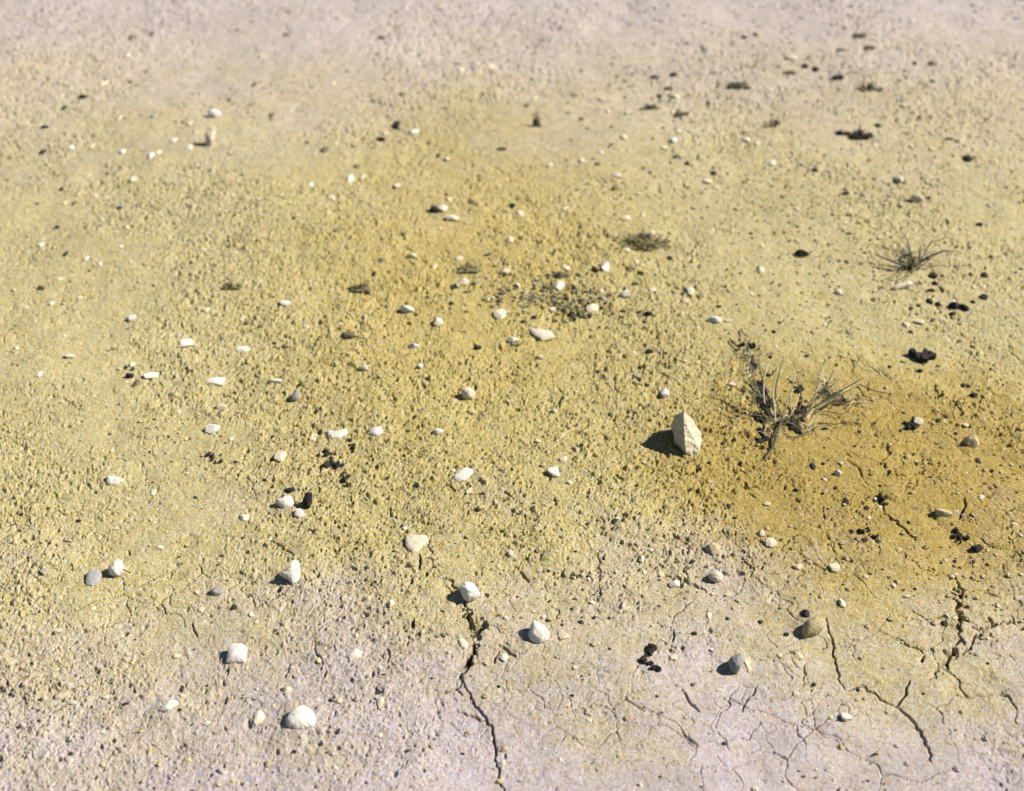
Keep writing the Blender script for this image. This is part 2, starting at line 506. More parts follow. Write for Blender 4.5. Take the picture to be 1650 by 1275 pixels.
ALL = []      # (object, px, py, w, mat, name)
def stone(px, py, w, h, mat='c', rel=None, seed=None, ang=.6, tilt=0.0, name=None, label=None, sub=None, rot=None, sink=.26):
    seed = seed if seed is not None else int(px * 7 + py * 13) % 99991
    rs = random.Random(seed)
    if rel is None: rel = {'w': .45, 'c': .42, 't': .5, 'g': .45, 'G': .3, 'D': .6, 'd': .5}[mat]
    s, th = scale_at(px, py)
    a = w / 2 * s
    c = a * rel
    vis = h / 2 * s
    vb = vis ** 2 - (c * .75 * math.cos(th)) ** 2
    b = math.sqrt(vb) / math.sin(th) if vb > 0 else 0
    b = min(max(b, a * .55), a * 3.0)
    sub = sub or (4 if w > 24 else 3 if w > 11 else 2)
    v, f = rock_verts(seed, sub, ang)
    v = v * np.array([a, b, c])
    if tilt:
        ca, sa = math.cos(tilt), math.sin(tilt)
        v = np.stack([v[:, 0] * ca - v[:, 2] * sa, v[:, 1], v[:, 0] * sa + v[:, 2] * ca], 1)
    p = at(px, py, c * sink)
    zb = bh(p.x, p.y)
    v[:, 2] += c * sink
    nm = name or ('dark_pebble' if mat in 'Dd' else 'soil_clod' if mat == 't' else 'stone' if w >= 24 else 'pebble')
    me = mesh_np(nm, v, f, [M[mat]], False)
    o = link(nm, me, None, (p.x, p.y, zb))
    if label: o['label'] = label
    o['category'] = {'dark_pebble': 'pebble', 'soil_clod': 'clod'}.get(nm, nm.replace('_', ' '))
    if label is None: ALL.append((o, px, py, w, mat, nm))
    return o

# ---- the landmark stones, described by hand
def upright_rock():
    px, py = 1103, 722
    s, th = scale_at(px, py)
    k = s / .00122
    rings = [(-12, [(-17, 6), (0, -36), (22, -30), (32, 6), (14, 52), (-18, 50)]),
             (2,   [(-17, 6), (0, -37), (22, -32), (33, 6), (14, 54), (-18, 52)]),
             (14,  [(-20, 8), (-1, -34), (23, -28), (35, 8), (14, 56), (-23, 54)]),
             (28,  [(-22, 14), (-4, -27), (19, -20), (31, 12), (10, 58), (-19, 56)]),
             (40,  [(-19, 16), (-5, -18), (11, -12), (24, 16), (5, 54), (-14, 54)]),
             (50,  [(-14, 20), (-6, -8), (6, -3), (17, 18), (2, 45), (-11, 46)]),
             (60,  [(-9.5, 24), (-5.5, 5), (0, 9), (8, 21), (0, 36), (-9, 36)]),
             (70,  [(-6.5, 24), (-5, 17), (-2, 18), (1, 22), (-2, 27), (-5.5, 27)]),
             (79,  [(-5, 23), (-4.6, 22), (-4, 22), (-3.6, 23), (-4, 24), (-4.6, 24)])]
    bm = bmesh.new()
    lv = []
    for z, ring in rings:
        lv.append([bm.verts.new((x * .001 * k, y * .001 * k, z * .001 * k)) for x, y in ring])
    for A, B in zip(lv[:-1], lv[1:]):
        for i in range(6):
            j = (i + 1) % 6
            bm.faces.new((A[i], A[j], B[j], B[i]))
    bm.faces.new(lv[0][::-1]); bm.faces.new(lv[-1])
    bmesh.ops.triangulate(bm, faces=bm.faces[:])
    bmesh.ops.subdivide_edges(bm, edges=bm.edges[:], cuts=5, use_grid_fill=True)
    bmesh.ops.triangulate(bm, faces=bm.faces[:])
    bm.normal_update()
    co = np.array([q.co[:] for q in bm.verts])
    nn = n3(co, 75, 3) * .0075 + n3(co, 190, 9) * .0045 + n3(co, 480, 19) * .0022
    for q, d in zip(bm.verts, nn): q.co += q.normal * float(d)
    # chips broken out of the shaded left flank
    for q in bm.verts:
        for cx, cy, cz, r, dd in ((-.026, 0, .072, .010, .006), (-.018, -.014, .047, .010, .005), (-.022, -.012, .022, .010, .003)):
            d = (q.co - Vector((cx, cy, cz)) * k).length
            if d < r: q.co.x += dd * (1 - d / r)
    me = bpy.data.meshes.new('upright_rock'); bm.to_mesh(me); bm.free()
    m = rock_material('sandy_limestone', (.45, .40, .29), (.36, .31, .21), (.20, .16, .10), .55)
    me.materials.append(m)
    p = at(px, py)
    o = link('upright_rock', me, None, (p.x, p.y, bh(p.x, p.y)))
    tag(o, 'tall pointed cream rock standing upright and casting a wide black shadow to its left', 'rock')
    return o
upright_rock()

def cut_stone(outline, mat, tilt, thick, seed, label, name='stone', taper=2.6):
    """a solid stone whose face follows an outline: domed and chipped in front, rounded and sunk behind"""
    rs = np.random.RandomState(seed)
    O = np.array(outline, float)
    ux, uy = (O.max(0) + O.min(0)) / 2
    wpx = O[:, 0].max() - O[:, 0].min()
    s, th = scale_at(ux, uy)
    T = thick * wpx * s
    base = at(ux, O[:, 1].max() - (O[:, 1].max() - O[:, 1].min()) * (.06 if tilt > .2 else .5), 0)
    n = Vector((0, -math.sin(tilt), math.cos(tilt)))
    lift = T * .35 if tilt <= .2 else 0.0
    camp = Vector((0, 0, CAM_H))
    def on(u, v):
        d = ray(u, v); t = (base + n * lift - camp).dot(n) / d.dot(n)
        return camp + d * t
    # a smooth closed outline with slightly broken edges
    L = len(O); ring = []
    for i in range(L):
        p0, p1, p2, p3 = O[i - 1], O[i], O[(i + 1) % L], O[(i + 2) % L]
        for k in range(6):
            t = k / 6
            sm = .5 * ((2 * p1) + (p2 - p0) * t + (2 * p0 - 5 * p1 + 4 * p2 - p3) * t * t + (3 * p1 - p0 - 3 * p2 + p3) * t ** 3)
            ring.append(.55 * (p1 + (p2 - p1) * t) + .45 * sm)
    ring = np.array(ring); N = len(ring)
    ring += rs.normal(0, wpx * .008, ring.shape)
    c2 = ring.mean(0)
    K = 9
    planes = [(rs.uniform(-1, 1) * .55, rs.uniform(-1, 1) * .55, rs.uniform(.78, 1.1)) for _ in range(5)]
    V = []; F = []
    def layer(side):
        idx = []
        for k in range(K if side > 0 else K - 1):
            r = 1 - k / K
            row = []
            for i in range(N):
                q = c2 + (ring[i] - c2) * r
                a = (ring[i] - c2) / (wpx * .5) * r
                h = max(0, 1 - r ** taper) ** (1 / 1.8)
                for (ax, ay, c) in planes: h = min(h, max(0, c + ax * a[0] + ay * a[1]) + .25 * h)
                P = on(q[0], q[1]) + n * (T * h * (1 if side > 0 else -1.1))
                row.append(len(V)); V.append(P)
            idx.append(row)
        P = on(c2[0], c2[1]); h = 1
        for (ax, ay, c) in planes: h = min(h, c + .25 * h)
        V.append(P + n * (T * h * (1 if side > 0 else -1.1)))
        return idx, len(V) - 1
    front, fc = layer(1)
    rim = front[0]
    back, bc = layer(-1)
    back[0] = rim
    for rows, cc, flip in ((front, fc, False), (back, bc, True)):
        for A, B in zip(rows[:-1], rows[1:]):
            for i in range(N):
                j = (i + 1) % N
                q = [A[i], A[j], B[j], B[i]]
                F.append((q[0], q[1], q[2])); F.append((q[0], q[2], q[3]))
        for i in range(N): F.append((rows[-1][i], rows[-1][(i + 1) % N], cc))
    V = np.array([tuple(v) for v in V])
    p = Vector((float(V[:, 0].mean()), float(V[:, 1].mean()), 0))
    zb = bh(p.x, p.y)
    V = V - np.array([p.x, p.y, 0])
    nz = n3(V, 130, seed) * .26 + n3(V, 420, seed + 3) * .14
    V += nz[:, None] * T * .8 * np.array([.4, -.3, 1])
    bm = bmesh.new(); vs = [bm.verts.new(v) for v in V]
    for f in F:
        try: bm.faces.new([vs[i] for i in f])
        except ValueError: pass
    loose = [v for v in bm.verts if not v.link_faces]
    bmesh.ops.delete(bm, geom=loose, context='VERTS')
    bmesh.ops.recalc_face_normals(bm, faces=bm.faces[:])
    me = bpy.data.meshes.new(name); bm.to_mesh(me); bm.free(); me.materials.append(M[mat])
    o = link(name, me, None, (p.x, p.y, zb))
    tag(o, label, name)
    return o
OUT = {
 (868,1028): ([(858,1006),(868,1008),(880,1016),(886,1028),(883,1039),(871,1045),(858,1041),(852,1035),(852,1025),(855,1015)], .55, .36),
 (759,962): ([(740,950),(751,944),(762,945),(769,955),(774,965),(767,973),(757,978),(748,974),(743,964)], .8, .50),
 (383,1056): ([(371,1040),(389,1039),(399,1047),(397,1060),(396,1072),(377,1073),(365,1071),(367,1050)], .45, .26),
 (487,1158): ([(461,1164),(471,1147),(488,1141),(500,1147),(510,1161),(506,1178),(480,1184),(463,1176)], .35, .22),
 (467,930): ([(450,931),(460,926),(467,918),(474,908),(482,910),(485,928),(481,943),(474,950),(464,940)], .6, .28),
 (188,918): ([(175,924),(178,911),(188,903),(197,905),(199,919),(195,930),(188,932),(178,930)], .9, .50),
 (151,936): ([(138,940),(140,927),(149,921),(160,922),(165,930),(160,942),(150,949),(141,948)], .1, .20),
 (183,773): ([(171,765),(183,766),(199,771),(189,780),(178,783),(171,780)], .4, .22),
 (672,882): ([(654,870),(670,869),(687,870),(691,879),(684,886),(673,898),(663,899),(653,888)], .05, .13),
 (461,815): ([(444,809),(457,804),(469,801),(474,813),(469,821),(459,824),(448,818)], .5, .28),
 (482,833): ([(476,825),(486,824),(492,834),(484,840),(474,836)], .3, .24),
 (495,811): ([(492,800),(497,797),(503,799),(504,808),(502,817),(500,824),(491,825),(488,818),(489,808)], 1.0, .45),
 (748,766): ([(735,765),(750,756),(762,760),(760,768),(748,779),(738,781),(728,775)], .3, .18),
 (755,631): ([(743,624),(755,620),(766,629),(762,640),(750,642),(744,636)], .8, .40),
 (545,700): ([(527,694),(543,696),(558,692),(561,699),(546,708),(529,707)], .25, .14),
 (606,697): ([(595,690),(605,689),(614,687),(617,699),(607,705),(595,700)], .4, .26),
 (476,632): ([(480,622),(482,630),(479,642),(470,644),(465,640),(470,632)], .9, .50),
 (1306,1010): ([(1298,1002),(1314,995),(1329,999),(1327,1014),(1315,1026),(1294,1029),(1292,1015)], .6, .38),
 (1194,1068): ([(1178,1060),(1188,1055),(1197,1054),(1200,1064),(1192,1078),(1186,1088),(1176,1080),(1173,1068)], .9, .50),
 (572,1059): ([(562,1062),(573,1051),(583,1057),(582,1067),(574,1071),(564,1069)], .2, .18),
 (745,1045): ([(738,1037),(747,1035),(755,1046),(752,1054),(743,1050)], .1, .16),
 (272,1136): ([(256,1145),(273,1130),(286,1130),(288,1137),(273,1148),(261,1149)], .3, .22),
 (338,222): ([(332,210),(341,205),(347,210),(345,229),(337,241),(331,239)], 1.0, .36),
 (345,182): ([(336,176),(350,176),(358,183),(348,190),(336,186)], .5, .30),
 (1152,930): ([(1142,924),(1154,920),(1165,926),(1163,937),(1153,941),(1143,934)], .7, .45),
 (880,541): ([(851,531),(870,531),(890,536),(893,545),(873,550),(858,540)], .1, .10),
 (1457,460): ([(1435,464),(1448,457),(1468,452),(1471,458),(1453,464),(1440,467)], .3, .16),
}
big = [
 (868,1028,38,40,'w',.80,.15,'round white stone with a bean shaped shadow, right of the dark vertical crack',  None),
 (759,962,32,34,'w',.95,.7,'white stone with a black shadowed left side at the head of the dark vertical crack', None),
 (383,1056,34,36,'w',.55,.8,'square flat topped white stone in the lower left, right of the curved sliver', None),
 (487,1158,58,36,'w',.40,.6,'largest white stone, low and peaked, at the lower left edge of the photo', None),
 (467,930,32,40,'w',.60,.8,'kite shaped white stone with two small shadows, left of the fine speckled crust', None),
 (188,918,26,34,'w',.95,.4,'egg shaped white stone standing beside a grey disc at the far left', None),
 (151,936,30,28,'G',.22,.1,'flat round grey disc half sunk in the soil beside an egg shaped white stone', None),
 (183,773,32,19,'w',.45,.8,'arrowhead shaped cream stone lying alone at the left edge', None),
 (672,882,42,32,'c',.16,.5,'broad flat pinkish cream stone set flush in the soil above the L shaped crack', None),
 (461,815,30,24,'w',.55,.8,'angular white stone just left of the black bean shaped stone', None),
 (482,833,20,15,'w',.35,.6,'low white stone tucked below the angular white stone and black bean stone', None),
 (495,811,15,30,'D',1.1,.2,'upright black bean shaped stone beside the angular white stone', None),
 (748,766,34,22,'w',.45,.5,'oval white stone with a small shadow, midway between the lone tuft and the crack', None),
 (755,631,24,22,'c',.85,.3,'round cream stone with a dark shadow in the middle of the yellow tinted soil', None),
 (545,700,36,14,'w',.30,.5,'long low white stone, left of a pair above the dark plant debris', None),
 (606,697,26,17,'w',.50,.5,'rounder white stone, right of a pair above the dark plant debris', None),
 (476,632,14,22,'g',1.1,.8,'grey wedge shaped stone with a dark foot, alone on pale soil left of centre', None),
 (1306,1010,32,28,'t',.75,.3,'large earth coloured stone with a black shadow in the lower right', None),
 (1297,991,12,15,'D',1.0,.5,'small black pebble perched at the back of the large earth coloured stone', None),
 (1194,1068,30,30,'g',1.0,.9,'grey pyramid shaped stone with one black face, lower right', None),
 (1205,1072,16,24,'c',.4,.7,'pinkish cream flat stone leaning against the right side of the grey pyramid stone', None),
 (1148,886,26,22,'t',.80,.7,'earth coloured stone with a rounded black shadow above the small cream nugget', None),
 (1152,930,26,20,'c',.75,.3,'orange cream nugget with a black shadow at the end of a short crack', None),
 (1086,945,18,12,'w',.6,.7,'small grey white stone wedged in the short crack left of the cream nugget', None),
 (338,222,11,34,'c',1.1,.4,'tall thin pale pebble standing on end far back at the left', None),
 (345,182,24,12,'w',.5,.4,'broad white pebble just behind the tall thin pale pebble', None),
 (272,1136,34,22,'w',.45,.8,'white wedge shaped stone lying aslant near the lower left corner', None),
 (572,1059,20,18,'w',.35,.9,'small diamond shaped white stone on smooth grey crust', None),
 (745,1045,17,19,'w',.30,.5,'small flat pinkish stone touching the left side of the dark vertical crack', None),
 (812,1065,15,14,'w',.50,.3,'small white stone below a short slanting crack, left of the round white stone', None),
 (350,956,22,15,'g',.75,.3,'small grey stone with a black left end, left of the kite shaped white stone', None),
 (347,613,32,14,'w',.30,.4,'long low white stone on pale soil, above the small white stone at left', None),
 (341,690,26,16,'w',.55,.5,'white pebble with a tiny black shadow above the dark crumbly debris at left', None),
 (301,553,26,14,'w',.30,.4,'low white stone on pale mint soil at the left', None),
 (390,561,28,10,'w',.25,.4,'thin long white stone on pale soil with a dark dot at its left end', None),
 (243,605,26,13,'w',.35,.5,'slanting white stone just right of the black crumbs at the left', None),
 (880,541,42,18,'c',.20,.6,'wide flat cream slab with a thin dark groove across it, behind centre', None),
 (826,549,22,8,'w',.5,.7,'narrow white shard with a black upright shadow left of the wide flat slab', None),
 (1457,460,36,8,'c',.45,.5,'long curved cream shard in front of the small dry bush at right', None),
 (1566,712,26,22,'t',1.0,.6,'earth coloured lump with a square black shadow near the right edge', None),
 (1520,829,28,14,'t',.7,.4,'low earth coloured lump with a black shadow at its left, right of the curved crack', None),
 (1480,679,16,14,'c',.9,.4,'small orange cream pebble behind a jagged black shadow on the ochre tinted soil', None),
 (1350,763,13,11,'c',1.1,.3,'tiny orange cream pebble with a black dot of shadow on the ochre patch', None),
 (1477,321,22,15,'c',.9,.5,'cream stone with a black pointed shadow, behind the small dry bush', None),
 (1448,290,13,14,'c',1.1,.8,'small leaning cream chip with a triangular shadow, upper right', None),
 (702,339,20,12,'D',.7,.4,'black domed stone behind centre, beside two pale pebbles', None),
 (1487,577,32,16,'D',.45,.9,'black bent shard lying among small pebbles at the right edge', 'bent'),
]
for px, py, w, h, mt, rel, ang, lab, fl in big:
    if fl == 'bent':
        # a three pointed flake
        s, th = scale_at(px, py)
        out = [(-22,-8),(-13,-12),(-6,-4),(2,-4),(6,-14),(12,-8),(22,-3),(20,3),(8,4),(4,9),(-4,8),(-12,4),(-12,-3)]
        bm = bmesh.new()
        top = [bm.verts.new((x * s, -y * s / math.sin(th) * .8, .012)) for x, y in out]
        bot = [bm.verts.new((x * s * .9, -y * s / math.sin(th) * .75, -.006)) for x, y in out]
        bm.faces.new(top[::-1]); bm.faces.new(bot)
        for i in range(len(out)):
            j = (i + 1) % len(out); bm.faces.new((top[i], top[j], bot[j], bot[i]))
        bmesh.ops.recalc_face_normals(bm, faces=bm.faces[:])
        bmesh.ops.triangulate(bm, faces=bm.faces[:])
        bmesh.ops.subdivide_edges(bm, edges=bm.edges[:], cuts=2)
        for q in bm.verts: q.co += Vector((random.Random(q.index).gauss(0, .0008), 0, random.Random(q.index + 5).gauss(0, .0012)))
        me = bpy.data.meshes.new('flake'); bm.to_mesh(me); bm.free(); me.materials.append(M['D'])
        p = at(px, py); o = link('dark_flake', me, None, (p.x, p.y, bh(p.x, p.y))); tag(o, lab, 'flake')
        continue
    nm_ = 'stone' if w >= 20 else 'pebble'
    if (px, py) in OUT:
        ol, tl, tk = OUT[(px, py)]
        cut_stone(ol, mt, tl, tk, int(px + py), lab, nm_)
        continue
    stone(px, py, w, h, mt, rel, ang=ang, label=lab, name=nm_, sub=4)

# ---- the many small ones: pale (w, c), grey (g), dark (D, d), earth clods (t); last number is how tall they are
P = """
205 89 10 5 w|168 134 14 10 c|193 188 8 8 w|85 210 9 6 c|148 232 9 8 c|115 236 10 8 w .8|197 244 11 7 w .7|256 247 9 8 w|243 253 10 10 w .7|215 289 12 9 w|143 281 7 7 c
154 314 7 6 c|103 326 9 7 c|306 198 9 7 c|280 227 12 7 w|305 240 12 8 w|209 130 7 5 D|235 112 8 5 d|133 156 14 5 D|103 173 7 6 D|72 204 14 6 D|68 241 10 9 D|99 304 8 7 D
370 159 8 6 d|410 135 8 12 d|438 186 9 7 d|248 187 10 6 g|120 327 8 6 d|212 60 9 8 d|245 54 10 6 d|742 113 12 9 c|790 106 14 10 c|537 134 9 7 c|668 214 15 10 w .6
620 216 12 7 c|565 291 13 13 w|585 287 10 11 c|501 298 11 10 w|535 320 12 9 c|640 302 12 8 c|724 323 12 8 c|720 258 9 8 c .9|639 201 10 14 D 1.1|613 228 16 6 D|524 245 14 10 d
575 270 9 6 d|614 61 16 6 d|600 160 7 6 d|647 152 9 7 d|690 230 8 5 d|706 252 8 7 D|760 329 12 8 d|808 242 16 5 d|462 57 13 5 d|877 64 12 5 g|1055 127 18 5 d|1085 124 13 7 D
1077 144 15 5 d|1020 139 12 5 g|1199 62 9 5 D|1135 80 14 6 g|1150 122 14 5 g|1062 155 9 6 D|938 190 9 6 d|848 170 10 6 d|1090 257 14 6 D|1107 266 9 7 D|963 269 10 6 d
1036 273 8 6 d|1048 280 8 6 d|1150 280 9 7 D|990 307 9 5 d|826 332 10 8 D|1200 215 10 6 d|1086 158 20 6 c|1006 222 11 8 c|1085 227 12 10 w .8|1093 213 8 8 c|862 157 10 7 c
968 160 12 6 c|980 180 8 7 c|1202 227 14 8 w|1070 240 12 6 c|968 247 11 7 c|1000 243 9 5 c|993 287 16 7 c|1140 292 14 8 c|1155 301 10 7 c|1107 300 10 6 c|885 268 12 8 c
938 262 10 8 c|1218 57 9 7 D|1385 61 22 5 d|1355 83 14 5 g|1401 81 17 7 d|1297 107 11 9 D|1314 113 11 9 D .8|1272 120 20 6 d|1349 128 20 8 D|1323 127 7 5 d|1473 105 9 7 D
1502 104 14 7 d|1502 134 10 4 D|1415 204 9 8 D|1528 227 12 5 D|1560 255 14 10 D|1293 268 12 6 g|1313 277 10 7 D|1362 314 13 7 D|1496 320 7 6 D|1275 95 22 8 c|1244 265 12 8 w
1410 236 8 6 c|1502 242 10 6 c|1492 226 7 6 c|1468 236 8 6 c|1455 174 14 5 c|1220 234 9 7 c|1240 150 12 6 c|67 393 10 8 w|140 418 8 9 w|162 427 8 7 w|97 452 9 6 w|83 489 9 7 w .5
129 480 8 7 c|213 515 14 10 w .9|332 500 14 10 c|391 512 8 14 c|113 577 20 7 c|213 588 12 8 w .5|205 368 10 8 c|92 365 7 6 D|107 410 6 10 D|65 465 12 7 D|205 532 6 5 d
209 607 13 9 D .9|214 595 7 8 D|203 593 6 7 D|220 619 13 11 d|303 478 8 8 d|357 545 7 6 d|398 519 8 6 d|420 526 10 6 d|287 540 7 9 g|195 334 14 6 g|238 398 7 5 g|541 373 8 6 d
650 378 9 6 d|663 415 16 7 c .9|614 421 10 8 d|603 442 7 9 D|754 427 9 7 d|729 464 8 7 D|656 500 22 13 w .8|706 520 16 14 c 1.0|667 556 18 11 w .8|560 544 24 5 d|770 560 13 7 D
585 591 16 10 c .9|677 588 12 9 c .8|778 600 5 8 d|459 557 9 6 d|712 337 20 14 c|730 354 22 10 c|747 456 18 10 c|459 490 20 9 w|805 510 22 18 c|815 438 16 7 c|740 417 16 8 c
700 432 8 8 c|443 613 22 10 w .6|823 388 12 10 c|728 491 8 6 D|793 495 8 6 d|1079 414 9 8 D|975 431 14 18 w .7|1015 432 14 9 d|1035 380 14 9 d|1005 395 12 6 d|1058 395 12 8 d
980 380 8 8 d|905 446 26 7 d|902 462 16 16 w|912 432 14 9 c|1008 355 18 8 c|1035 348 9 8 c|1010 402 12 7 c|1048 377 16 9 c|1025 423 10 10 c|1052 465 12 10 c|1112 468 14 14 c .6
1104 484 12 10 c|1006 475 20 12 w .9|955 497 22 14 c|968 470 9 9 c .8|890 500 11 8 w .9|1151 519 24 9 w .6|1174 519 16 6 c|870 575 12 8 c .8|1022 568 10 8 c|912 340 12 8 c
838 346 14 12 c|937 456 9 7 d|953 470 12 8 d|1007 464 8 7 D|920 508 12 9 D|950 508 9 9 D|861 515 9 8 D|1045 507 14 11 D 1.0|1100 473 7 6 D|1039 556 8 7 D|1047 567 12 9 D .9
952 542 7 5 d|836 596 6 6 d|963 596 9 6 D|1032 590 6 5 D|1025 602 10 8 g|1158 493 9 6 D|1173 468 7 5 d|1293 411 26 6 D|1352 422 7 5 d|1366 424 7 5 d|1387 427 8 5 d|1504 374 8 7 d
1526 359 8 6 D|1578 364 12 7 D|1505 443 12 9 D|1507 455 9 7 D|1501 467 14 7 D|1518 465 8 10 D|1559 430 7 6 D|1563 443 6 6 D|1585 444 12 8 D|1499 484 10 9 D|1512 488 10 7 D
1480 491 8 6 D|1469 496 8 7 D|1538 492 18 12 D .8|1554 496 14 13 D .8|1536 505 12 8 D|1584 480 14 9 D|1568 488 7 6 D|1409 482 9 7 d|1225 436 13 12 c .7|1352 470 12 9 c .7
1228 398 9 8 c|1430 378 10 8 c|1536 484 9 6 w|1569 463 5 6 w|1480 516 20 6 c|1460 522 12 9 c .7|1212 474 9 6 c|1300 573 6 5 D|1348 588 6 5 D|1434 590 6 5 D|1463 523 6 5 D
1468 533 7 6 D|1568 558 8 7 D|1526 549 10 7 c|1483 597 11 6 D|65 607 9 10 w|247 794 9 9 w|394 834 16 13 w|160 866 6 7 w|187 851 12 5 w|257 882 14 8 w .5|166 726 6 6 w|181 726 6 6 w
357 653 20 7 c|287 662 12 7 c|372 706 8 8 w|377 630 8 5 D|379 744 8 6 D|434 773 10 8 g|315 802 6 5 D|77 818 7 5 D|126 837 9 4 D|240 690 10 5 g|191 652 6 4 D|706 696 17 11 w .7
505 704 14 12 c|500 763 8 9 D|452 737 20 18 c|468 794 16 9 D|516 820 6 7 D|532 821 5 6 D|540 862 12 12 g .3|756 795 12 11 c .5|774 824 13 10 t .9|822 897 11 11 c 1.0|893 660 10 10 c 1.0
1071 633 14 16 w .9|1180 618 14 8 c .6|1150 626 6 5 D|891 763 22 16 w .6|908 742 16 12 c|868 710 12 6 c|917 780 11 8 c|1007 838 9 11 D|990 845 8 9 D|1174 818 7 9 D|1156 838 10 8 g
930 720 5 5 D|1047 678 8 5 D|1106 766 6 4 D|1222 712 11 7 D|1512 675 9 7 D|1522 677 7 6 c|1543 684 8 7 D|1556 684 12 7 c|1541 697 7 6 D|1570 635 15 8 D|1553 620 7 6 D|1561 620 7 6 D
1310 750 9 11 D|1327 747 6 4 D|1283 791 12 6 D|1346 788 7 5 D|1363 810 10 12 D|1420 803 9 7 D|1427 814 8 6 D|1396 821 9 8 D|1417 819 9 6 c|1498 817 5 5 D|1226 863 12 10 c .9
1241 876 20 16 c .4|1228 876 8 12 D|1236 813 13 7 c|1392 874 9 8 D|1378 872 6 5 D|1414 875 8 6 D|1372 860 7 7 D|1385 860 7 6 D|1575 884 22 12 D|1580 805 14 7 w|1464 844 5 5 D
1577 741 8 9 D|1198 890 9 8 D|150 983 11 7 w|94 1018 14 8 c|378 982 10 9 D|325 983 10 9 c|406 995 9 8 w|283 1057 16 9 c|294 1122 13 7 c|171 1122 12 8 w|118 1132 14 7 w|199 1136 19 6 D
294 1110 5 12 D|366 1130 5 20 D|333 1106 6 5 D|418 1158 18 22 w|442 1141 8 7 w|72 925 14 12 g|630 982 13 14 c .9|610 994 5 6 D|594 972 10 9 c .7|785 966 8 9 D|575 1031 8 8 w
465 1117 11 13 w|614 1140 11 20 w|548 1135 10 9 c|515 1070 9 9 c|908 1030 18 16 c|1033 903 10 13 c 1.0|1142 995 9 12 w|1172 1000 7 6 D|936 1008 10 8 D|1085 1065 12 10 c|1081 1053 5 6 D
1118 1025 11 5 D|943 1148 7 7 g|1267 1023 9 7 D|1344 916 18 17 c .6|1285 915 17 10 c .6|1298 905 5 5 D|1357 975 11 15 w .9|1459 961 13 6 w|1521 1006 10 9 D|1287 1058 15 11 c|1256 1058 10 8 c
1385 1062 6 6 D|1383 1110 5 8 D|1363 1157 18 13 w .6|1312 1103 7 6 D|1240 937 10 7 g|1225 1002 7 6 D|1372 905 6 5 D|1491 882 6 5 D|884 925 7 5 D|1026 785 6 5 D|946 848 6 5 D|868 870 6 5 D
694 744 5 5 d|616 671 6 6 d|645 726 5 6 D|660 721 5 5 d|778 667 8 6 d|583 645 8 6 d|1013 733 9 6 c|1124 585 8 5 c|1330 520 8 5 c|1257 520 7 5 d|1247 535 7 6 D|1300 484 5 4 d
905 700 12 4 c|850 905 7 5 D|927 893 7 4 D|973 901 5 6 D|1015 882 7 5 D|958 1000 6 5 D|885 973 5 4 D|922 985 5 5 D|982 1052 6 6 D|952 1093 6 5 g|1245 1130 9 7 g|1430 1146 7 6 g
1030 898 5 8 D|905 1012 6 5 D|1160 905 5 5 D|1378 716 5 4 D|1452 690 6 5 D|1456 664 7 5 D|1478 745 6 6 D|1500 768 5 4 D|1410 680 5 5 D|1386 692 5 5 D|1330 688 12 4 D|1438 798 5 5 D
"""
for line in P.strip().split('\n'):
    for e in line.split('|'):
        q = e.split()
        px, py, w, h = map(float, q[:4])
        stone(px, py, w, h, q[4], float(q[5]) if len(q) > 5 else None, ang=random.Random(int(px * py)).choice((.5, .8, 1.0)),
              name='pebble' if q[4] in 'wcg' else None)

# ------------------------------------------------------------------ labels for the small ones, by the nearest landmark
LM = [(1105,700,'the tall upright rock'),(1265,660,'the big dry grass tuft'),(868,1028,'the round white stone'),
      (757,962,'the stone at the crack head'),(383,1056,'the square white stone'),(487,1155,'the largest white stone'),
      (467,930,'the kite shaped white stone'),(170,925,'the grey disc'),(183,773,'the cream arrowhead stone'),
      (1470,425,'the small dry bush'),(1487,577,'the black bent shard'),(530,745,'the dark plant debris'),
      (672,882,'the broad flat pinkish stone'),(338,222,'the tall thin pale pebble'),(1194,1068,'the grey pyramid stone'),
      (1306,1010,'the large earth coloured stone'),(755,631,'the round cream stone'),(880,541,'the wide flat slab'),
      (905,470,'the patch of plant litter'),(1387,221,'the farthest low dark bush'),(702,339,'the black domed stone'),
      (476,632,'the grey wedge stone'),(495,811,'the black bean stone'),(1152,930,'the orange cream nugget'),
      (1350,763,'the tiny orange pebble'),(301,553,'the low white stone at left'),(1520,829,'the low earth lump'),
      (1190,144,'the long dark scrap far back'),(748,766,'the oval white stone'),(272,1136,'the slanting white wedge')]
ORD = ['', 'second ', 'third ', 'fourth ', 'fifth ', 'sixth ', 'seventh ', 'eighth ', 'ninth ', 'tenth ', 'eleventh ', 'twelfth ']
buckets = {}
for rec in ALL:
    o, px, py, w, mt, nm = rec
    best = min(LM, key=lambda l: math.hypot(px - l[0], (py - l[1]) * 1.3))
    dx, dy = px - best[0], py - best[1]
    if abs(dx) > 2.2 * abs(dy): side = 'right of' if dx > 0 else 'left of'
    elif abs(dy) > 2.2 * abs(dx): side = 'in front of' if dy > 0 else 'behind'
    else: side = ('front ' if dy > 0 else 'back ') + ('right of' if dx > 0 else 'left of')
    fam = {'w': 'white', 'c': 'cream', 't': 'earthen', 'g': 'grey', 'D': 'black', 'd': 'brown'}[mt]
    buckets.setdefault((best[2], side, fam), []).append((math.hypot(dx, dy), rec))
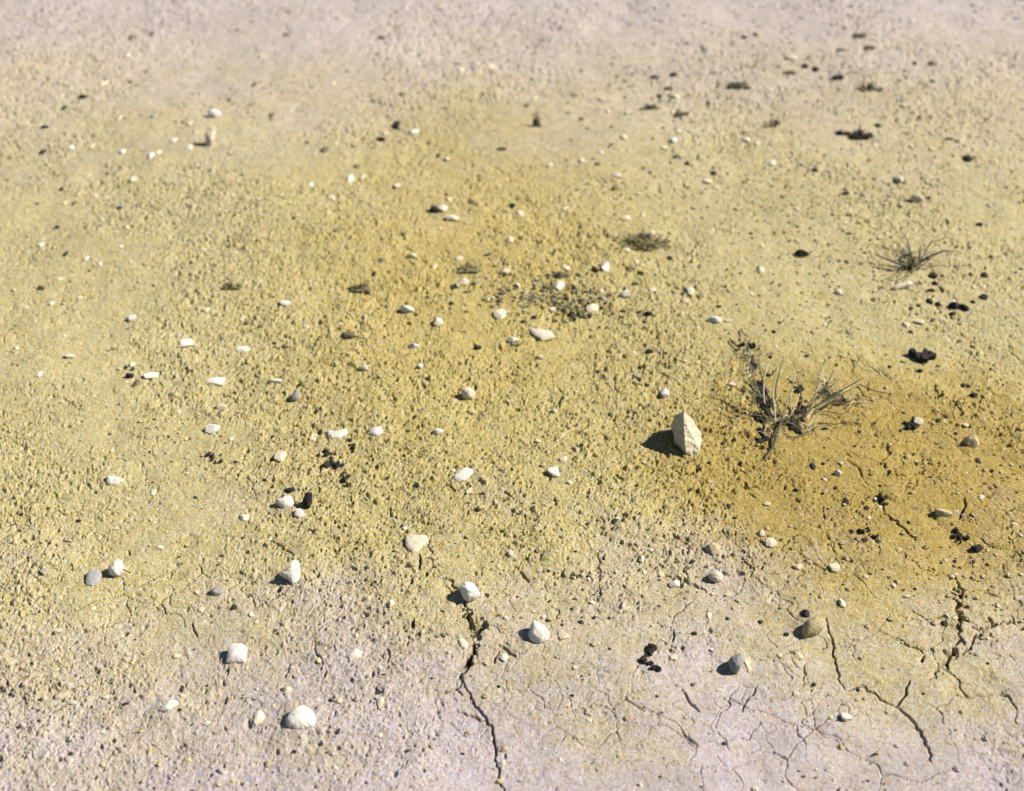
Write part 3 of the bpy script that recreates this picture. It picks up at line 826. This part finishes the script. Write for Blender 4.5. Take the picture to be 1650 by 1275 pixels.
for (lm, side, fam), rows in buckets.items():
    rows.sort(key=lambda r: r[0])
    for i, (d, (o, px, py, w, mt, nm)) in enumerate(rows):
        size = 'tiny' if w < 8 else 'small' if w < 14 else 'medium'
        noun = 'clod' if nm == 'soil_clod' else 'pebble'
        sd_ = side
        o['label'] = '%s %s %s, %snearest %s %s' % (size, fam, noun, ORD[min(i, 11)], sd_, lm)
        o['group'] = {'w': 'white pebbles scattered on the dry soil', 'c': 'cream pebbles scattered on the dry soil',
                      't': 'clods of dry earth', 'g': 'grey pebbles scattered on the dry soil',
                      'D': 'black pebbles scattered on the dry soil', 'd': 'brown pebbles scattered on the dry soil'}[mt]

# ------------------------------------------------------------------ fine gravel and crumbs: nobody could count them
def crumbs(name, n, seed, mats, weights, rmin, rmax, label, region):
    rs = np.random.RandomState(seed)
    v0, f0 = ico(1); v1, f1 = ico(2)
    V = []; F = []; MI = []; off = 0
    made = 0
    while made < n:
        x, y, dens = region(rs)
        if rs.rand() > dens: continue
        r = rmin * (rmax / rmin) ** (rs.rand() ** 2.4)
        r *= (1 + max(0, y - 2.2) * .25)
        vv, ff = (v1, f1) if r > .0032 else (v0, f0)
        k = vv * (1 + rs.uniform(-.28, .28, (len(vv), 1)))
        k = k * np.array([r * rs.uniform(.7, 1.3), r * rs.uniform(.7, 1.3), r * rs.uniform(.45, .85)])
        a = rs.uniform(0, 6.28); ca, sa = math.cos(a), math.sin(a)
        k = np.stack([k[:, 0] * ca - k[:, 1] * sa, k[:, 0] * sa + k[:, 1] * ca, k[:, 2]], 1)
        k += np.array([x, y, 0]); k[:, 2] += r * .15
        V.append(k); F.append(ff + off); MI.append(np.full(len(ff), rs.choice(len(mats), p=weights))); off += len(k)
        made += 1
    V = np.concatenate(V); V[:, 2] += base_h(V[:, 0], V[:, 1]); F = np.concatenate(F); MI = np.concatenate(MI)
    o = link(name, mesh_np(name, V, F, mats, False, MI))
    tag(o, label, 'gravel', kind='stuff')

def wide(rs):
    y = CAM_H / math.tan(rs.uniform(R(12), R(58)))
    x = rs.uniform(-1, 1) * (.45 + y * .46)
    c = float(vnoise(np.array([x * 2.6 + 9]), np.array([y * 2.6]), 77)[0])
    c2 = float(vnoise(np.array([x * 9]), np.array([y * 9]), 78)[0])
    bias = .20 + .35 * (x > .2) * (y > 1.5) + .18 * (y > 1.45)
    return x, y, min(1, bias * (.3 + 1.9 * max(0, c - .25)) * (.4 + c2))
crumbs('soil_crumbs', 15000, 3, [M['t'], M['c'], SOIL], [.42, .12, .46], .0009, .0052, 'fine crumbs of dry earth strewn over the whole ground', wide)
crumbs('dark_grit', 7500, 4, [M['D'], M['d'], M['g']], [.40, .40, .20], .0009, .0036, 'fine dark grit strewn over the soil, densest at the right', wide)
crumbs('pale_grit', 3000, 8, [M['w'], M['c']], [.45, .55], .001, .0048, 'fine pale grit strewn over the soil', wide)

# ------------------------------------------------------------------ plants, sticks and debris
def tube(path, r0, r1, sides=5, flat=1.0):
    path = [Vector(p) for p in path]
    V = []; F = []
    n = len(path)
    for i, p in enumerate(path):
        d = (path[min(i + 1, n - 1)] - path[max(i - 1, 0)]).normalized()
        up = Vector((0, 0, 1)) if abs(d.z) < .9 else Vector((1, 0, 0))
        a = d.cross(up).normalized(); b = a.cross(d)
        r = r0 + (r1 - r0) * i / (n - 1)
        for k in range(sides):
            t = 2 * math.pi * k / sides
            V.append(p + a * (math.cos(t) * r) + b * (math.sin(t) * r * flat))
    for i in range(n - 1):
        for k in range(sides):
            j = (k + 1) % sides
            F.append((i * sides + k, i * sides + j, (i + 1) * sides + j, (i + 1) * sides + k))
    return V, F

class Bits:
    def __init__(s): s.V = []; s.F = []
    def add(s, VF):
        o = len(s.V); s.V += [tuple(v) for v in VF[0]]; s.F += [tuple(i + o for i in f) for f in VF[1]]
    def build(s, name, mat, parent=None, loc=(0, 0, 0)):
        me = mesh_np(name, np.array(s.V), np.array(s.F), [mat], True)
        return link(name, me, parent, loc)

def bent(a, b, rise, rnd, n=9, wob=.06):
    a = Vector(a); b = Vector(b); L = (b - a).length
    side = Vector((-(b - a).y, (b - a).x, 0))
    if side.length < 1e-6: side = Vector((1, 0, 0))
    side.normalize(); c = rnd.uniform(-1, 1) * L * .12
    return [a.lerp(b, t) + Vector((0, 0, rise * 4 * t * (1 - t))) + side * (c * 4 * t * (1 - t))
            + Vector((rnd.gauss(0, 1), rnd.gauss(0, 1), rnd.gauss(0, .5))) * L * wob * .12 for t in [i / (n - 1) for i in range(n)]]

def gp(px, py, ht=0.0):
    """a point standing ht above the ground whose place in the photo is px, py"""
    p = at(px, py, ht); p.z = ht + bh(p.x, p.y)
    return p

def spray(bits, c, n, rad, tall, r, rnd, lo=.2, flat=1.0, a0=0, a1=6.283, wob=.06):
    for _ in range(n):
        a = rnd.uniform(a0, a1); q = rad * rnd.uniform(lo, 1)
        st = Vector((c.x + rnd.gauss(0, rad * .08), c.y + rnd.gauss(0, rad * .08), c.z + .001))
        e = Vector((c.x + math.cos(a) * q, c.y + math.sin(a) * q, c.z + tall * rnd.uniform(0.03, 1) * (1.1 - q / rad * .6)))
        bits.add(tube(bent(st, e, tall * rnd.uniform(0, .35), rnd, wob=wob), r * rnd.uniform(.7, 1.3), r * .25, 4, flat))

# the big tuft
def big_tuft():
    rnd = random.Random(12)
    c = gp(1262, 678)
    root = bpy.data.objects.new('dry_grass_tuft', None); COL.objects.link(root); root.location = c
    tag(root, 'largest dry grass tuft with splayed dark stalks, right of the tall upright rock', 'grass tuft')
    off = -c
    def stem(pts, r0, r1, mat, nm='stalk'):
        b = Bits()
        ctl = [gp(*q) - c for q in pts]
        path = []
        for i in range(len(ctl) - 1):
            p0 = ctl[max(i - 1, 0)]; p1 = ctl[i]; p2 = ctl[i + 1]; p3 = ctl[min(i + 2, len(ctl) - 1)]
            for k in range(6):
                t = k / 6
                path.append(.5 * ((2 * p1) + (p2 - p0) * t + (2 * p0 - 5 * p1 + 4 * p2 - p3) * t * t + (3 * p1 - p0 - 3 * p2 + p3) * t ** 3))
        path.append(ctl[-1])
        b.add(tube(path, r0, r1, 6)); b.build(nm, mat, root)
    stem([(1286, 672, .004), (1310, 655, .020), (1345, 634, .038), (1390, 608, .060)], .0026, .0010, STALK)
    stem([(1262, 672, .010), (1252, 698, .012), (1247, 716, .008), (1232, 738, .003)], .0030, .0018, STALK)
    stem([(1255, 668, .008), (1240, 640, .014), (1228, 622, .012), (1205, 610, .006)], .0028, .0012, STALK)
    stem([(1258, 666, .008), (1250, 630, .030), (1256, 600, .055), (1262, 578, .07)], .0020, .0008, OLIVE)
    stem([(1282, 668, .006), (1292, 645, .020), (1288, 625, .030), (1284, 610, .04)], .0024, .0010, STALK)
    stem([(1268, 664, .006), (1292, 658, .018), (1312, 640, .026), (1336, 630, .03)], .0018, .0008, STALK)
    stem([(1298, 668, .010), (1308, 650, .040), (1318, 622, .075), (1326, 586, .11)], .0022, .0010, STRAW, 'straw')
    stem([(1300, 672, .006), (1306, 662, .015), (1312, 655, .022)], .0040, .0022, STRAW, 'straw')
    stem([(1252, 668, .010), (1246, 640, .040), (1248, 612, .070), (1258, 574, .11)], .0016, .0007, STRAW, 'straw')
    stem([(1262, 690, .004), (1274, 702, .004), (1288, 700, .006), (1306, 692, .008)], .0014, .0009, OLIVE)
    stem([(1320, 678, .002), (1345, 680, .005), (1368, 678, .005), (1390, 681, .003)], .0012, .0006, STALK)
    stem([(1310, 670, .002), (1330, 660, .005), (1360, 664, .010), (1376, 650, .02)], .0014, .0006, OLIVE)
    for q in ([(1246, 668, .006), (1226, 640, .035), (1212, 600, .060), (1198, 566, .085)],
              [(1250, 664, .006), (1236, 630, .040), (1226, 600, .065), (1222, 572, .080)],
              [(1240, 678, .004), (1222, 655, .025), (1214, 636, .040), (1202, 622, .045)],
              [(1290, 664, .006), (1316, 640, .030), (1334, 615, .050), (1344, 596, .060)],
              [(1292, 668, .006), (1330, 650, .020), (1366, 628, .030), (1384, 618, .030)]):
        stem(q, .0019, .0008, OLIVE if q[1][0] % 4 else STALK)
    for q in ([(1244, 672, .004), (1232, 645, .030), (1232, 610, .060), (1238, 584, .080)],
              [(1300, 666, .006), (1322, 648, .020), (1352, 640, .020)],
              [(1276, 664, .006), (1274, 640, .040), (1280, 606, .075), (1276, 586, .09)]):
        stem(q, .0017, .0007, STRAW, 'straw')
    # straw and dark blades round the heart, and the older tangle up the left side
    b = Bits()
    spray(b, Vector((0, 0, 0)), 9, .12, .07, .0011, rnd)
    for q in ((1212, 600), (1225, 640), (1205, 575), (1345, 640), (1375, 648), (1310, 690), (1240, 708), (1330, 620)):
        g = gp(*q) - c
        spray(b, g, 12, .060, .030, .0010, rnd)
    b.build('straw_blades', STRAW, root)
    b = Bits()
    spray(b, Vector((0, 0, 0)), 6, .045, .030, .0019, rnd)
    for q, n in (((1228, 632), 16), ((1238, 655), 18), ((1222, 668), 10), ((1278, 682), 18), ((1290, 660), 14), ((1212, 582), 10), ((1202, 565), 6), ((1360, 648), 8), ((1232, 690), 10), ((1240, 604), 8)):
        g = gp(*q) - c
        spray(b, g, max(4, n // 2), .022, .016, .0024, rnd, wob=.15)
    b.build('dark_blades', STALK, root)
    b = Bits()
    spray(b, Vector((0, 0, 0)), 7, .16, .07, .0010, rnd)
    b.build('olive_blades', OLIVE, root)
    # litter caught at the foot
    rs = np.random.RandomState(4); V = []; F = []; o = 0
    for q, n, sp_ in (((1226, 628), 34, .016), ((1236, 650), 26, .014), ((1224, 672), 12, .009), ((1279, 684), 34, .011), ((1294, 655), 16, .012), ((1232, 700), 12, .010), ((1214, 590), 14, .014), ((1222, 712), 6, .006), ((1288, 625), 8, .010)):
        g = gp(*q) - c
        for _ in range(n):
            v, f = ico(1); r = rs.uniform(.0022, .0068)
            k = v * (1 + rs.uniform(-.35, .35, (len(v), 1))) * np.array([r, r * 1.2, r * .7])
            k += np.array([g.x + rs.normal(0, sp_ * .5), g.y + rs.normal(0, sp_), g.z + r * .3])
            V.append(k); F.append(f + o); o += len(k)
    link('leaf_litter', mesh_np('leaf_litter', np.concatenate(V), np.concatenate(F), [M['D']]), root)
big_tuft()

def small_bush():
    rnd = random.Random(21)
    c = gp(1472, 430)
    root = bpy.data.objects.new('dry_bush', None); COL.objects.link(root); root.location = c
    tag(root, 'small dry bush with arched stalks at the right, behind the curved cream shard', 'bush')
    def stem(pts, r0, r1, mat):
        b = Bits(); ctl = [gp(*q) - c for q in pts]; path = []
        for A, B in zip(ctl[:-1], ctl[1:]):
            for k in range(4): path.append(A.lerp(B, k / 4))
        path.append(ctl[-1]); b.add(tube(path, r0, r1, 5)); b.build('stalk', mat, root)
    stem([(1482, 422, .01), (1500, 412, .03), (1520, 405, .045), (1538, 407, .035)], .0032, .0014, STALK)
    stem([(1470, 430, .01), (1450, 428, .015), (1432, 420, .02), (1410, 412, .015)], .0030, .0014, STALK)
    stem([(1474, 428, .01), (1466, 404, .04), (1462, 388, .06), (1450, 372, .08)], .0022, .0010, OLIVE)
    stem([(1478, 426, .01), (1482, 408, .04), (1484, 394, .06)], .0020, .0010, OLIVE)
    stem([(1478, 436, .01), (1484, 420, .05), (1500, 390, .09), (1530, 382, .10)], .0016, .0008, OLIVE)
    stem([(1476, 434, .01), (1478, 428, .02), (1478, 414, .04)], .0026, .0016, STRAW)
    b = Bits(); spray(b, Vector((0, 0, 0)), 9, .050, .035, .0026, rnd); spray(b, gp(1460, 415) - c, 10, .06, .03, .0018, rnd)
    spray(b, gp(1462, 434) - c, 12, .030, .02, .0028, rnd); b.build('dark_blades', STALK, root)
    b = Bits(); spray(b, Vector((0, 0, 0)), 18, .15, .08, .0012, rnd); b.build('olive_blades', OLIVE, root)
small_bush()

def low_bush(px, py, w, label, seed, mat=OLIVE, dens=1.0, r=.0018, tall=.03, name='low_scrub', stub=True):
    rnd = random.Random(seed)
    c = gp(px, py); s, th = scale_at(px, py); rad = w / 2 * s
    root = bpy.data.objects.new(name, None); COL.objects.link(root); root.location = c
    tag(root, label, 'scrub')
    b = Bits()
    n = int(26 * dens)
    for k in range(5):
        cc = Vector((rnd.uniform(-.6, .6) * rad, rnd.uniform(-.35, .35) * rad, 0))
        spray(b, cc, max(3, n // 5), rad * .5, tall, r, rnd, wob=.12)
    b.build('blades', mat, root)
    rs = np.random.RandomState(seed); V = []; F = []; o = 0
    for _ in range(int(14 * dens)):
        v, f = ico(1); q = rs.uniform(.0018, .0050) * (r / .0018)
        k = v * (1 + rs.uniform(-.35, .35, (len(v), 1))) * np.array([q * 1.5, q, q * .6])
        k += np.array([rs.uniform(-.9, .9) * rad, rs.uniform(-.5, .5) * rad, q * .4 + .002])
        V.append(k); F.append(f + o); o += len(k)
    link('leaf_litter', mesh_np('leaf_litter', np.concatenate(V), np.concatenate(F), [{OLIVE: M['d'], MOSSY: MOSSY}.get(mat, M['D'])]), root)
    return root
low_bush(1387, 221, 34, 'low dark bush lying flat, far back at the upper right', 31, STALK, 1.6, .0030, .03)
low_bush(1360, 218, 20, 'small dark scrap touching the left of the low dark bush, upper right', 32, STALK, 1.0, .0026, .02)
low_bush(1402, 148, 40, 'thin brown scrub patch far back between black pebbles and the right corner', 33, OLIVE, 1.3, .0022, .03)
low_bush(1242, 205, 34, 'faint olive scrub patch far back left of the low dark bush', 34, OLIVE, .9, .0018, .03)
low_bush(1190, 144, 38, 'long dark green scrap of scrub lying far back near the top', 35, OLIVE, 1.6, .0030, .02)
low_bush(1046, 178, 28, 'faint grey scrub smear far back left of the long dark scrap', 36, OLIVE, 1.0, .0022, .02)
low_bush(1097, 188, 26, 'faint dark scrub smear in front of the long dark scrap', 37, OLIVE, 1.1, .0022, .02)
low_bush(865, 203, 18, 'lone tiny sprig with one upright stalk, far back at top centre', 38, OLIVE, .9, .0016, .06)
low_bush(582, 465, 34, 'soft olive scrub patch on ochre tinted soil left of centre', 39, MOSSY, 4.0, .0022, .02)
low_bush(757, 438, 36, 'olive scrub patch on ochre tinted soil behind a cream pebble, near centre', 40, MOSSY, 4.0, .0022, .02)
low_bush(375, 466, 32, 'faint olive scrub patch on the pale soil at the left', 41, MOSSY, 2.4, .0020, .02)
low_bush(1032, 390, 112, 'broad thin scrub patch behind the patch of plant litter, right of centre', 42, MOSSY, 4.6, .0018, .02)
low_bush(1040, 385, 20, 'dense olive clump inside the broad thin scrub patch right of centre', 43, OLIVE, 1.0, .0022, .02)
low_bush(1352, 640, 90, 'thin fan of dry stems spread on the soil right of the biggest grass tuft', 45, OLIVE, 1.4, .0011, .03)
low_bush(1205, 560, 46, 'straggle of dark stems behind the biggest grass tuft', 46, STALK, 1.1, .0016, .02)

# litter patch (uncountable bits)
def litter():
    rnd = random.Random(7); rs = np.random.RandomState(7)
    b = Bits(); V = []; F = []; MI = []; o = 0
    for _ in range(620):
        px = rnd.gauss(895, 58); py = 480 + (px - 885) * .12 + rnd.gauss(0, 18) + 9 * math.sin(px * .07)
        c = gp(px, py)
        r = .0014 + .0050 * rs.rand() ** 3
        v, f = ico(1)
        k = v * (1 + rs.uniform(-.4, .4, (len(v), 1))) * np.array([r * rs.uniform(.7, 2.2), r * rs.uniform(.5, 1.2), r * rs.uniform(.5, 1.1)])
        a_ = rs.uniform(0, 3.14); ca, sa = math.cos(a_), math.sin(a_)
        k = np.stack([k[:, 0] * ca - k[:, 1] * sa, k[:, 0] * sa + k[:, 1] * ca, k[:, 2] + k[:, 0] * rs.uniform(-.4, .4)], 1)
        k += np.array([c.x, c.y, c.z + r * .3 + .001]); V.append(k); F.append(f + o); o += len(k)
        MI.append(np.full(len(f), rs.choice(4, p=[.14, .18, .10, .58])))
    ob = link('plant_litter', mesh_np('plant_litter', np.concatenate(V), np.concatenate(F), [M['d'], OLIVE, M['c'], MOSSY], False, np.concatenate(MI)))
    tag(ob, 'patch of dark and pale plant litter on the soil behind centre', 'litter', kind='stuff')
litter()

# dark crumbly debris heaps: (spots px, label)
def debris(spots, label, seed, name='plant_debris', cat='debris'):
    rs = np.random.RandomState(seed); V = []; F = []; o = 0
    c0 = gp(*spots[0][:2])
    for px, py, w, h in spots:
        c = gp(px, py) - c0; s, th = scale_at(px, py)
        n = max(3, int(w * h / 14))
        for _ in range(n):
            v, f = ico(2); r = min(w, h) * s * rs.uniform(.22, .46)
            k = v * (1 + 1.0 * n3(v, 2.2, int(rs.randint(999))))[:, None] * np.array([r, r * 1.2, r * .9])
            k += np.array([c.x + rs.uniform(-.45, .45) * w * s, c.y + rs.uniform(-.45, .45) * h * s / math.sin(th), c.z + r * .4 + .002])
            V.append(k); F.append(f + o); o += len(k)
    ob = link(name, mesh_np(name, np.concatenate(V), np.concatenate(F), [M['D']]), None, c0)
    tag(ob, label, cat)
debris([(535,751,24,9),(527,731,8,9),(513,738,5,9),(541,736,7,6),(549,752,10,6),(536,741,6,12)], 'crown shaped black plant debris below the two long white stones, left of centre', 1)
debris([(558,777,9,11),(554,766,6,9),(561,784,8,6)], 'narrow upright black debris just right of the crown shaped debris', 2)
debris([(567,720,9,8),(565,710,7,8),(569,728,6,7)], 'black debris clump between the two white stones and the crown shaped debris', 3)
debris([(339,736,11,8),(352,745,12,5),(357,734,9,4),(345,741,6,6)], 'ring of black crumbs below the white pebble at left', 4)
debris([(1050,1054,13,15),(1036,1069,9,12),(1046,1074,10,7),(1057,1085,11,9)], 'black crumbly debris on grey crust between the round white stone and the grey pyramid', 5)
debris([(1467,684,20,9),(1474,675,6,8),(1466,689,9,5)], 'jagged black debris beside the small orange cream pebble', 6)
debris([(1548,866,26,7),(1541,858,9,12),(1560,868,14,5),(1544,874,10,5)], 'ring of black debris at the right edge below the low earth coloured lump', 7)
debris([(1386,862,10,8),(1410,868,9,8),(1398,858,7,6)], 'loose black crumbs in front of the curved crack on the ochre tinted soil', 8)
debris([(1387,222,20,7),(1398,224,9,7)], 'black heart of twigs under the low dark bush at the upper right', 9)
debris([(1425,806,12,7),(1417,800,7,7)], 'small black crumbs at the head of the curved crack', 10)

def stick(pts, r0, r1, mat, label, seed=1, name='twig'):
    rnd = random.Random(seed)
    ctl = [gp(*q) for q in pts]; c = ctl[0].copy(); path = []
    for A, B in zip(ctl[:-1], ctl[1:]):
        L = (B - A).length
        for k in range(5):
            path.append(A.lerp(B, k / 5) - c + Vector((rnd.gauss(0, 1), rnd.gauss(0, 1), 0)) * L * .015 + Vector((0, 0, r0)))
    path.append(ctl[-1] - c + Vector((0, 0, r0)))
    b = Bits(); b.add(tube(path, r0, r1, 6)); o = b.build(name, mat, None, c)
    tag(o, label, 'twig')
stick([(1176, 548, .002), (1184, 556, .004), (1192, 564, .004)], .0018, .001, STALK, 'short dark twig at the back left of the big grass tuft, lower of two', 1)
stick([(1193, 532, .002), (1199, 540, .005), (1206, 545, .003)], .0018, .001, STALK, 'short dark twig farthest behind the big grass tuft', 2)
stick([(1386, 620, .002), (1405, 628, .012), (1428, 633, .012), (1450, 634, .002)], .0014, .0007, OLIVE, 'thin arched twig right of the long straight stalk', 3)
stick([(1388, 735, .002), (1378, 724, .004), (1368, 718, .004)], .0009, .0006, STRAW, 'hair thin straw curl on the ochre tinted soil', 4)
stick([(897, 712, .002), (910, 700, .004), (926, 688, .004)], .0011, .0007, STRAW, 'pale straight straw lying slantwise left of the tall upright rock', 5)
stick([(1375, 598, .002), (1388, 572, .012), (1400, 590, .010), (1412, 597, .002)], .0009, .0006, OLIVE, 'fine wiry twig hoop left of the black bent shard', 6)
stick([(560, 541, .002), (572, 545, .003), (590, 549, .002)], .0022, .0012, STALK, 'dark twig lying flat on ochre tinted soil behind the grey wedge stone', 7)
stick([(586, 510, .002), (587, 524, .006), (588, 536, .002)], .0014, .001, OLIVE, 'thin upright looking olive twig just above a flat dark twig', 8)
stick([(1498, 598, .002), (1506, 594, .006), (1518, 600, .004)], .0018, .001, STRAW, 'short pale straw just in front of the black bent shard', 9)
stick([(822, 556, .001), (834, 557, .003), (842, 554, .003)], .0022, .0016, OLIVE, 'short olive twig at the front of the narrow white shard', 10)
stick([(211, 926, .010), (203, 922, .012), (198, 920, .012)], .0012, .0009, STALK, 'short dark twig poking out right of the egg shaped white stone', 11)
stick([(1438, 612, .001), (1428, 601, .004), (1418, 590, .003)], .0009, .0006, OLIVE, 'fine twig slanting between the big tuft and the black bent shard', 12)
